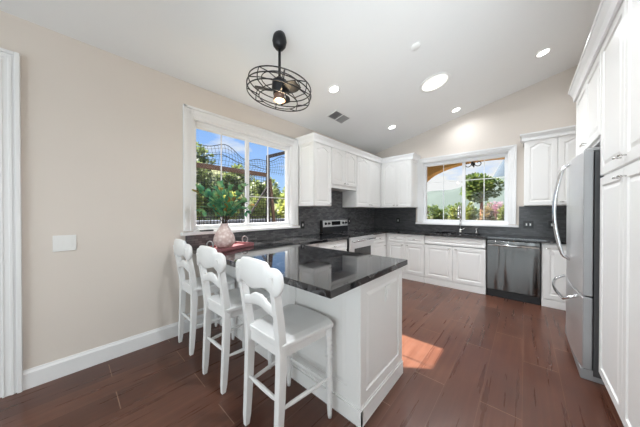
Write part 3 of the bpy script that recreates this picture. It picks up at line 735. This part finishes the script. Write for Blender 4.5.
# ---------------------------------------------------------------- counter stools
def make_stool():
    st = thing('counter_stool', '', 'stool', (0, 0, 0), 'white counter stools')
    # seat, slightly dished with rounded front
    b = MB(); W0, W1, D0, D1 = .178, .222, -.185, .22; rows = 9; cols = 11
    def zt(u, v): return .612-.010*math.exp(-((u*u)*3+((v+.1)**2)*5))-(.012 if abs(u) > .97 else 0)
    def pt(i, j):
        v = -1+2*j/(rows-1); u = -1+2*i/(cols-1)
        w = W0+(W1-W0)*(j/(rows-1)); y = D0+(D1-D0)*j/(rows-1)
        if j == rows-1: y -= .03*abs(u)**3
        return u*w, y, u, v
    top = [[b.bm.verts.new((pt(i, j)[0], pt(i, j)[1], zt(pt(i, j)[2], pt(i, j)[3]))) for i in range(cols)] for j in range(rows)]
    bot = [[b.bm.verts.new((pt(i, j)[0]*.985, pt(i, j)[1]*.985, .572)) for i in range(cols)] for j in range(rows)]
    for j in range(rows-1):
        for i in range(cols-1):
            b.bm.faces.new((top[j][i], top[j][i+1], top[j+1][i+1], top[j+1][i])); b.bm.faces.new((bot[j][i], bot[j+1][i], bot[j+1][i+1], bot[j][i+1]))
    for i in range(cols-1):
        b.bm.faces.new((top[0][i], bot[0][i], bot[0][i+1], top[0][i+1])); b.bm.faces.new((top[-1][i], top[-1][i+1], bot[-1][i+1], bot[-1][i]))
    for j in range(rows-1):
        b.bm.faces.new((top[j][0], top[j+1][0], bot[j+1][0], bot[j][0])); b.bm.faces.new((top[j][-1], bot[j][-1], bot[j+1][-1], top[j+1][-1]))
    b.build('seat', M['stool'], st, .007, seg=3)
    b = MB()
    b.bar((-.165, .165, .545), (.165, .165, .545), .02, .055, (0, 1, 0)); b.bar((-.15, -.165, .545), (.15, -.165, .545), .02, .055, (0, 1, 0))
    for s in (-1, 1): b.bar((s*.150, -.16, .545), (s*.172, .165, .545), .02, .055, (1, 0, 0))
    b.build('apron', M['stool'], st, .003)
    def post(z):     # centre line of the rear posts: foot kicked back, upright leaning slightly back
        k = (.0 if z < .55 else ((z-.55)/.45)**1.5*-.068)
        f = -.025*max(0, (.5-z)/.5)**1.3
        return -.172+k+f
    for s in (-1, 1):
        b = MB(); rings = []
        for z in (0, .06, .15, .3, .45, .57, .66, .75, .84, .92, .97):
            x = s*(.152+.004*z+(.012*max(0, z-.6))); y = post(z); w = .017+.003*math.sin(PI*min(z/.97, 1)); d = .018+.007*math.sin(PI*min(z/1.1, 1))
            if z == 0: w *= .8; d *= .8
            rings.append([(x+i*w, y+j*d, z) for i, j in ((-1,-1),(1,-1),(1,1),(-1,1))])
        b.loft(rings); b.build('rear_leg', M['stool'], st, .004)
        b = MB(); x0, x1 = s*.198, s*.186
        prof = [(0, .011), (.02, .014), (.10, .018), (.13, .019), (.16, .0205), (.30, .020), (.37, .0150), (.383, .0235), (.395, .0145), (.41, .0245), (.425, .0145), (.44, .0245), (.455, .0145), (.47, .0245), (.485, .016), (.50, .022), (.572, .021)]
        n = 14
        b.loft([[(x0+(x1-x0)*z/.57+r*math.cos(2*PI*k/n), .178+r*math.sin(2*PI*k/n), z) for k in range(n)] for z, r in prof])
        b.build('front_leg', M['stool'], st, smooth=True)
    # crest rail: scalloped outline, curved in plan
    def plate(name, xs, top, bot, zc, th, curve):
        b = MB(); rings = []
        for x in xs:
            y = post(zc)-.004+curve*((x/.24)**2)-curve*.4
            t, o_ = top(x), bot(x); s = .0 if abs(x) < xs[-1]*.985 else .004
            e = .008
            rings.append([(x, y-th/2+s, o_+e), (x, y-th/2+s, t-e), (x, y-th*.2, t), (x, y+th*.2, t), (x, y+th/2-s, t-e), (x, y+th/2-s, o_+e), (x, y+th*.2, o_), (x, y-th*.2, o_)])
        b.loft(rings); return b.build(name, M['stool'], st, smooth=True)
    n = 41; xs = [-.225+.45*i/(n-1) for i in range(n)]
    def ctop(x):
        a = abs(x)
        if a < .118: return 1.044-.008*(a/.118)**2
        if a < .135: return 1.036-.026*((a-.118)/.017)
        if a < .165: return 1.010+.002*math.sin(PI/2*(a-.135)/.03)
        q = min((a-.165)/.06, 1); return .945+.067*math.sqrt(max(0, 1-q**2.6))
    def cbot(x):
        a = abs(x)
        if a > .17: q = (a-.17)/.055; return .868+.070*(1-math.sqrt(max(0, 1-min(q, 1)**2.4)))
        if a > .13: return .868+.028*(.17-a)/.04
        return .898-.022*math.cos(PI*a/.125/1.0)*.5-.006
    plate('crest_rail', xs, ctop, lambda x: min(cbot(x), ctop(x)-.018), .955, .026, .035)
    xs = [-.150+.30*i/(n-1) for i in range(n)]
    def mtop(x):
        a = abs(x)
        if a < .065: return .842-.014*(a/.065)**2
        if a < .075: return .828-.012*(a-.065)/.01
        return .816-.018*((a-.075)/.075)
    def mbot(x): return .765+.022*math.cos(PI*min(abs(x)/.15, 1)*1.0)*.6-.004
    plate('middle_rail', xs, mtop, mbot, .80, .020, .012)
    def rail(a, bb, r=.011):
        b = MB(); a, bb = Vector(a), Vector(bb)
        b.tube([a, a.lerp(bb, .12), a.lerp(bb, .2), a.lerp(bb, .5), a.lerp(bb, .8), a.lerp(bb, .88), bb], [r*.75, r*.85, r*1.05, r*1.15, r*1.05, r*.85, r*.75], 10)
        b.build('stretcher', M['stool'], st, smooth=True)
    rail((-.152, post(.29), .29), (.152, post(.29), .29)); rail((-.193, .178, .21), (.193, .178, .21))
    for s in (-1, 1): rail((s*.154, post(.25), .25), (s*.193, .178, .25))
    return st
stool = make_stool()
for i, (x, y, a, lab) in enumerate(((1.605, .925, 0, 'white wooden counter stool nearest the viewer at the free end of the peninsula'),
                                    (.955, .935, 1.5, 'middle white wooden counter stool of the row at the peninsula'),
                                    (.315, .945, 0, 'white wooden counter stool farthest back, against the beige wall'))):
    o = stool if i == 0 else copy_tree(stool)
    o.location = (x, y, 0); o.rotation_euler = (0, 0, math.radians(a)); o['label'] = lab

# ---------------------------------------------------------------- tray, vase, branches, remote
TC = (.40, 1.14); TA = math.radians(22)
c = thing('tray', 'long rose coloured serving tray with ring handles on the black bar top', 'tray', (TC[0], TC[1], .9155), rz=TA)
b = MB(); tw, tl = .128, .25
b.box(-tw, tw, -tl, tl, .001, .014)
for x0, x1, y0, y1 in ((-tw, tw, -tl, -tl+.012), (-tw, tw, tl-.012, tl), (-tw, -tw+.012, -tl, tl), (tw-.012, tw, -tl, tl)): b.box(x0, x1, y0, y1, .001, .036)
b.build('body', M['pink'], c, .002, world=False)
for s in (-1, 1):
    b = MB(); b.ring((0, s*(tl+.004), .065), .038, .006, 28, 8, Matrix.Rotation(PI/2, 3, 'X')); b.build('handle', M['grille'], c, world=False, smooth=True)
VX, VY, VZ = .395, 1.09, .9305
c = thing('vase', 'bulbous mottled pinkish ceramic vase standing on the tray', 'vase', (VX, VY, VZ))
b = MB(); b.lathe([(.055, 0), (.078, .01), (.101, .045), (.106, .08), (.099, .115), (.078, .16), (.052, .20), (.038, .222), (.035, .236), (.043, .248), (.036, .248), (.028, .235), (.03, .20), (.0, .19)], n=36)
b.build('body', M['vase'], c, world=False, smooth=True)
c = thing('leafy_branches', 'leafy green branches with a few orange leaves standing in the ceramic vase', 'plant', (VX, VY, VZ+.19))
stems = MB(); leaves = MB(); orange = MB()
def leaf(b, p, d, size, wid=.5):
    d = Vector(d).normalized(); s = d.cross(Vector((rnd.uniform(-.5, .5), rnd.uniform(-.5, .5), 1))).normalized(); nn = s.cross(d)
    q = [p, p+d*size*.35+s*size*wid*.5+nn*size*.06, p+d*size*.75+s*size*wid*.4+nn*size*.04, p+d*size, p+d*size*.75-s*size*wid*.4+nn*size*.04, p+d*size*.35-s*size*wid*.5+nn*size*.06]
    m = [p+d*size*.35-nn*size*.02, p+d*size*.75-nn*size*.01]
    V = [b.bm.verts.new(v) for v in q+m]
    for f in ((0, 1, 6), (1, 2, 7, 6), (2, 3, 7), (7, 3, 4), (6, 7, 4, 5), (0, 6, 5)): b.bm.faces.new([V[k] for k in f])
crt = Vector((math.cos(math.radians(42)), math.sin(math.radians(42)), 0))
for k in range(17):
    a = 2*PI*k/17+rnd.uniform(-.2, .2); rr = rnd.uniform(.25, 1)
    out = Vector((math.cos(a), math.sin(a), 0)); 
    L = rnd.uniform(.36, .50)*(1-.1*rr); spread = rnd.uniform(.12, .34)
    if (out.x < 0): spread *= .8
    p0 = Vector((0, 0, .0)); p1 = out*.02+Vector((0, 0, .085)); p2 = out*spread*.55+Vector((0, 0, .085+L*.6)); p3 = out*spread+Vector((0, 0, .085+L*(1.0-.72*rr)))
    pts = []
    for i in range(9):
        t = i/8
        pts.append(((1-t)**3)*p0+3*(1-t)**2*t*p1+3*(1-t)*t*t*p2+t**3*p3)
    stems.tube(pts, [.003]*8+[.0015], 5)
    for i in range(3, 9):
        for s in range(4):
            p = pts[i]; d = (pts[i]-pts[i-1]).normalized()+Vector((rnd.uniform(-1, 1), rnd.uniform(-1, 1), rnd.uniform(-.5, .7)))*.9
            leaf(orange if rnd.random() < .07 else leaves, p, d, rnd.uniform(.045, .085), .66)
stems.build('stems', M['timber'], c, world=False); leaves.build('leaves', M['leaf_house'], c, world=False); orange.build('orange_leaves', M['leaf_orange'], c, world=False)['label'] = 'orange brown leaves'
c = thing('remote_control', 'thin black remote control lying on the left end of the big window sill', 'remote', (.022, 1.06, 1.079))
MB().box(.006, .046, .99, 1.13, 1.079, 1.094).build('body', M['black'], c, .003)

# ================================================================== outside
struct(MB().box(-60, -T, -40, 80, -.35, -.15).build('ground_side', M['ground']), 'dry ground outside the big window')
struct(MB().box(-T, 60, YB+T, 80, -.35, -.15).build('ground_back', M['soil']), 'garden ground beyond the sink window')
def blob(name, m, x0, x1, y0, y1, n, h, label):
    b = MB(); V = []
    for i in range(n+1):
        V.append([b.bm.verts.new((x0+(x1-x0)*i/n, y0+(y1-y0)*j/n, h(x0+(x1-x0)*i/n, y0+(y1-y0)*j/n))) for j in range(n+1)])
    for i in range(n):
        for j in range(n): b.bm.faces.new((V[i][j], V[i+1][j], V[i+1][j+1], V[i][j+1]))
    return struct(b.build(name, m, smooth=True), label)
nz = lambda x, y, s: noise.noise(Vector((x*s, y*s, 3.1)))
# slope outside the big window, falling towards the right of that view
blob('hillside', M['hill'], -46, -9, 0, 70, 40, lambda x, y: -.3+(min(1, (-9-x)/9))*max(.0, 6.2-.26*(y-6))+nz(x, y, .5)*.8*min(1, (-9-x)/5), 'green hillside outside the big window')
blob('far_hills', M['farhill'], -160, 60, 130, 300, 44, lambda x, y: -3+(min(1, (y-130)/70))*(max(6, 20+(x+60)*.19)+nz(x, y, .04)*4), 'pale haze tinted hills far beyond the garden')
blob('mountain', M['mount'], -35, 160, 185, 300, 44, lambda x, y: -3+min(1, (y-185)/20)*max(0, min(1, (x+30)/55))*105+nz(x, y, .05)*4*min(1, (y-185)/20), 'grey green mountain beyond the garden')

def crown_tree(name, label, cat, x, y, z, rx, rz_, m, n, ls, trunk=None, group=None, stretch=1.0):
    c = thing(name, label, cat, (x, y, -.15), group)
    b = MB(); lobes = [(Vector((rnd.uniform(-.55, .55)*rx, rnd.uniform(-.55, .55)*rx*stretch, rnd.uniform(-.5, .55)*rz_)), rnd.uniform(.4, .62)) for _ in range(9)]
    for _ in range(n):
        lc, lr = rnd.choice(lobes); v = Vector((rnd.gauss(0, 1), rnd.gauss(0, 1), rnd.gauss(0, 1))).normalized()*rnd.uniform(.75, 1.03)
        p = Vector((0, 0, z+.15))+lc+Vector((v.x*rx*lr, v.y*rx*lr*stretch, v.z*rz_*lr))
        d = v+Vector((rnd.uniform(-.8, .8), rnd.uniform(-.8, .8), rnd.uniform(-.8, .6)))
        leaf(b, p, d, ls*rnd.uniform(.7, 1.3), .7)
    b.build('foliage', m, c, world=False)
    if trunk:
        t = MB(); pts = [(0, 0, 0), (trunk*.3, 0, (z-.3*rz_)*.5), (0, trunk*.4, z+.15), (trunk, 0, z+.15+.4*rz_)]
        t.tube(pts, [trunk*1.25, trunk, trunk*.8, trunk*.3], 10); t.build('trunk', M['bark'], c, world=False, smooth=True)
    return c
# garden behind the sink window
crown_tree('garden_tree', 'round green tree with reddish trunk centred in the sink window', 'tree', 1.40, 11.2, 2.38, .66, .60, M['leaf_tree'], 3200, .11, .06)
GS = 'garden shrubs beyond the sink window'
for x, y, z, rx, rz_, m, lab in ((-.30, 9.5, .62, .20, .85, 'leaf_dry', 'dry tan shrub at the left edge of the sink window'), (.26, 9.7, .52, .22, .80, 'leaf_tree', 'green shrub left of the faucet in the sink window'),
        (.72, 9.5, .60, .20, .82, 'leaf_lime', 'lime green shrub just left of the faucet in the sink window'), (1.22, 9.9, .60, .20, .80, 'leaf_lime', 'lime green shrub below the round tree'),
        (1.72, 9.7, .50, .23, .82, 'leaf_dry', 'dry pale shrub right of the tree trunk'), (2.22, 9.6, .55, .22, .80, 'leaf_lime', 'pale green shrub at the right edge of the sink window')):
    crown_tree('garden_shrub', lab, 'shrub', x, y, z+.13, rx*.9, rz_, M[m], 1500, .085, None, GS)
crown_tree('flowering_shrub', 'pink flowering shrub right of the round tree', 'shrub', 1.78, 12.4, 1.45, .32, .32, M['leaf_pink'], 520, .07, .03, None)
hg = thing('garden_hedge', 'long green hedge running behind the shrubs and the round tree', 'hedge', (1.2, 13.6, -.15))
b = MB()
for _ in range(5200):
    x = rnd.uniform(-2.6, 2.6); y = rnd.uniform(-.35, .35); z = .1+1.62*math.sqrt(rnd.random())+.12*math.sin(x*4.3)+.08*math.sin(x*11)
    leaf(b, Vector((x, y, z)), (rnd.uniform(-1, 1), rnd.uniform(-1, .4), rnd.uniform(-.4, 1)), rnd.uniform(.07, .13), .7)
b.build('foliage', M['leaf_tree'], hg, world=False)
# trees on the slope outside the big window
M['slope_mid'] = leafmat('slope_mid_leaves', srgb(96, 118, 62), srgb(146, 158, 88), srgb(196, 190, 122))
M['slope_lime'] = leafmat('slope_lime_leaves', srgb(124, 140, 66), srgb(176, 180, 92), srgb(214, 204, 130))
M['slope_dark'] = leafmat('slope_dark_leaves', srgb(78, 98, 60), srgb(118, 134, 82), srgb(164, 162, 108))
GT = 'trees on the slope outside the big window'
k = 0
spots = [(-9, 4.1, 1.1, .64, 1.5, 'slope_mid', 'mid green tree low on the slope at the left edge of the big window'), (-9, 5.8, 1.0, .64, 1.4, 'slope_lime', 'yellow green tree behind the vase branches'),
         (-9, 7.55, 1.0, .70, 1.3, 'slope_mid', 'mid green tree behind the meeting stile of the big window'), (-9, 9.7, .9, .66, 1.2, 'slope_lime', 'yellow green tree behind the steel net post'),
         (-12, 5.2, 2.6, .95, 1.6, 'slope_dark', 'dark tree half way up the slope at the left of the big window'), (-12, 7.5, 2.4, .95, 1.6, 'slope_dark', 'dark tree half way up the slope behind the timber beam'),
         (-12, 9.8, 2.2, .95, 1.5, 'slope_dark', 'dark tree half way up the slope beside the net post'), (-12, 12.1, 1.9, .95, 1.4, 'slope_mid', 'green tree at the right edge of the big window'),
         (-16, 6.6, 4.9, 1.4, 1.4, 'slope_dark', 'dark tree on the ridge under the small cloud'), (-16, 10.0, 4.4, 1.4, 1.2, 'slope_dark', 'dark tree on the ridge above the timber beam'), (-16, 13.4, 3.3, 1.4, 1.2, 'slope_dark', 'dark tree where the ridge falls away')]
for x, y, z, rx, rz_, m, lab in spots:
    crown_tree('slope_tree', lab, 'tree', x, y, z, rx, rz_, M[m], 1500, .24, .08, GT)
# net cage
NX = -3.0
c = thing('net_cage', 'tall black sports net on a timber and steel frame outside the big window', 'net', (NX, 4.0, -.15))
MB().box(NX-.06, NX+.06, 1.2, 4.0, 2.34, 2.45).build('beam', M['timber'], c, .01)
b = MB(); b.bar((NX, 4.02, -.15), (NX, 4.02, 2.97), .08, .08); b.build('post', M['dgrey'], c, .006)
b = MB(); b.bar((NX+.05, 4.34, -.15), (NX, 4.08, 2.30), .08, .08); b.build('post', M['timber'], c, .006)
b = MB(); b.bar((NX, 4.0, 2.94), (NX+.2, 5.6, 3.55), .10, .10); b.build('arm', M['dgrey'], c, .006)
b = MB(); b.bar((NX, 3.40, 1.2), (NX, 4.0, 2.05), .05, .05); b.build('brace', M['dgrey'], c, .006)
def cords(b, ya, yb, zl, zh, st, sag=lambda y: 0, r=.0045):
    n = int((yb-ya)/st)
    for i in range(n+1):
        y = ya+i*st; b.tube([(NX+.02, y, zl), (NX+.02, y, zh+sag(y))], r, 4)
    m = int((zh-zl)/st)
    for j in range(m+1):
        z = zl+j*st
        b.tube([(NX+.02, ya+(yb-ya)*q/8, z) for q in range(9)], r, 4)
b = MB(); cords(b, 1.3, 4.0, .95, 2.36, .075, r=.005); b.build('net', M['net'], c)['kind'] = 'stuff'
b = MB()
wav = lambda y: .12*math.sin(y*3.1)+.06*math.sin(y*7+1)
b.tube([(NX+.02, 1.4+i*.1, 2.86+wav(1.4+i*.1)) for i in range(34)], .009, 5); b.tube([(NX+.1, 1.4+i*.1, 2.62+.6*wav(2+1.4+i*.1)) for i in range(27)], .009, 5)
for i in range(38):
    y = 1.5+i*.085; b.tube([(NX+.02, y, 2.44), (NX+.06, y+.03, 2.62+.6*wav(2+y)), (NX+.02, y, 2.86+wav(y))], .0035, 4)
for j in range(5): b.tube([(NX+.02, 1.4+i*.1, 2.50+j*.075+wav(1.4+i*.1)*.2*j) for i in range(33)], .0035, 4)
b.build('loose_net', M['net'], c)['kind'] = 'stuff'
# pale garden wall with railing beyond the net
struct(MB().box(-5.1, -4.9, 1, 14, -.2, 1.02).build('garden_wall', M['pale']), 'pale low garden wall behind the net')
c = thing('garden_railing', 'dark metal railing on the pale wall outside the big window', 'railing', (-4.85, 6, -.15))
b = MB()
for i in range(90): b.bar((-4.85, 2+i*.11, -.15), (-4.85, 2+i*.11, 1.12), .018, .018)
b.build('balusters', M['dgrey'], c)['kind'] = 'stuff'
b = MB(); b.bar((-4.85, 1.9, 1.13), (-4.85, 12, 1.13), .03, .03, (0, 0, 1)); b.build('rail', M['dgrey'], c)
# added unseen slab, its slanted edge cuts the sun patch on the floor
b = MB(); b.prism([(-1.42, -5), (-.0-T, -5), (-T, 2.2), (-.55, 1.96), (-.80, 1.78), (-1.42, 1.72)], lambda x, y: (x, y, 2.74), lambda x, y: (x, y, 2.92))
struct(b.build('sun_blocker', M['blocker']), 'added slab outside the big window that shapes the sun patch')
# arched porch behind the sink window
b = MB(); N = 30; YA = 6.4
arc = [(2.035-1.422*math.cos(PI*i/N), 1.929+.587*math.sin(PI*i/N)) for i in range(N+1)]
poly = [(-.6, -.15), (.613, -.15)]+arc+[(3.457, -.15), (4.6, -.15), (4.6, 2.9), (-.6, 2.9)]
b.prism(poly, lambda x, z: (x, YA, z), lambda x, z: (x, YA+.3, z)); 
struct(b.build('porch_arch', M['stucco']), 'ochre stucco porch arch outside the sink window')
struct(MB().box(-.6, 4.6, YB+T, YA, 2.75, 2.9).build('porch_roof', M['ochre_beam']), 'porch ceiling outside the sink window')
# lantern
LX, LY = 1.85, 6.05
c = thing('porch_lantern', 'dark wrought iron lantern with scrolls hanging from the porch', 'lantern', (LX, LY, 2.75))
b = MB(); b.tube([(LX, LY, 2.85), (LX, LY, 2.70)], .012, 8); b.build('stem', M['iron'], c)
b = MB(); b.lathe([(.02, 2.72), (.13, 2.66), (.14, 2.62), (.11, 2.58), (.09, 2.50), (.03, 2.47), (.0, 2.46)], (LX, LY, 0), 12); b.build('lamp_housing', M['iron'], c)
for s in (0, PI/2, PI, 3*PI/2):
    b = MB(); pts = []
    for i in range(22):
        a = i/21*2.3*PI; r = .085*(1-.7*i/21); u = .07+.03+r*math.cos(a+PI*.5); z = 2.37+r*math.sin(a+PI*.5)
        pts.append((LX+u*math.cos(s), LY+u*math.sin(s), z))
    b.tube(pts, .009, 6); b.build('scroll', M['iron'], c)
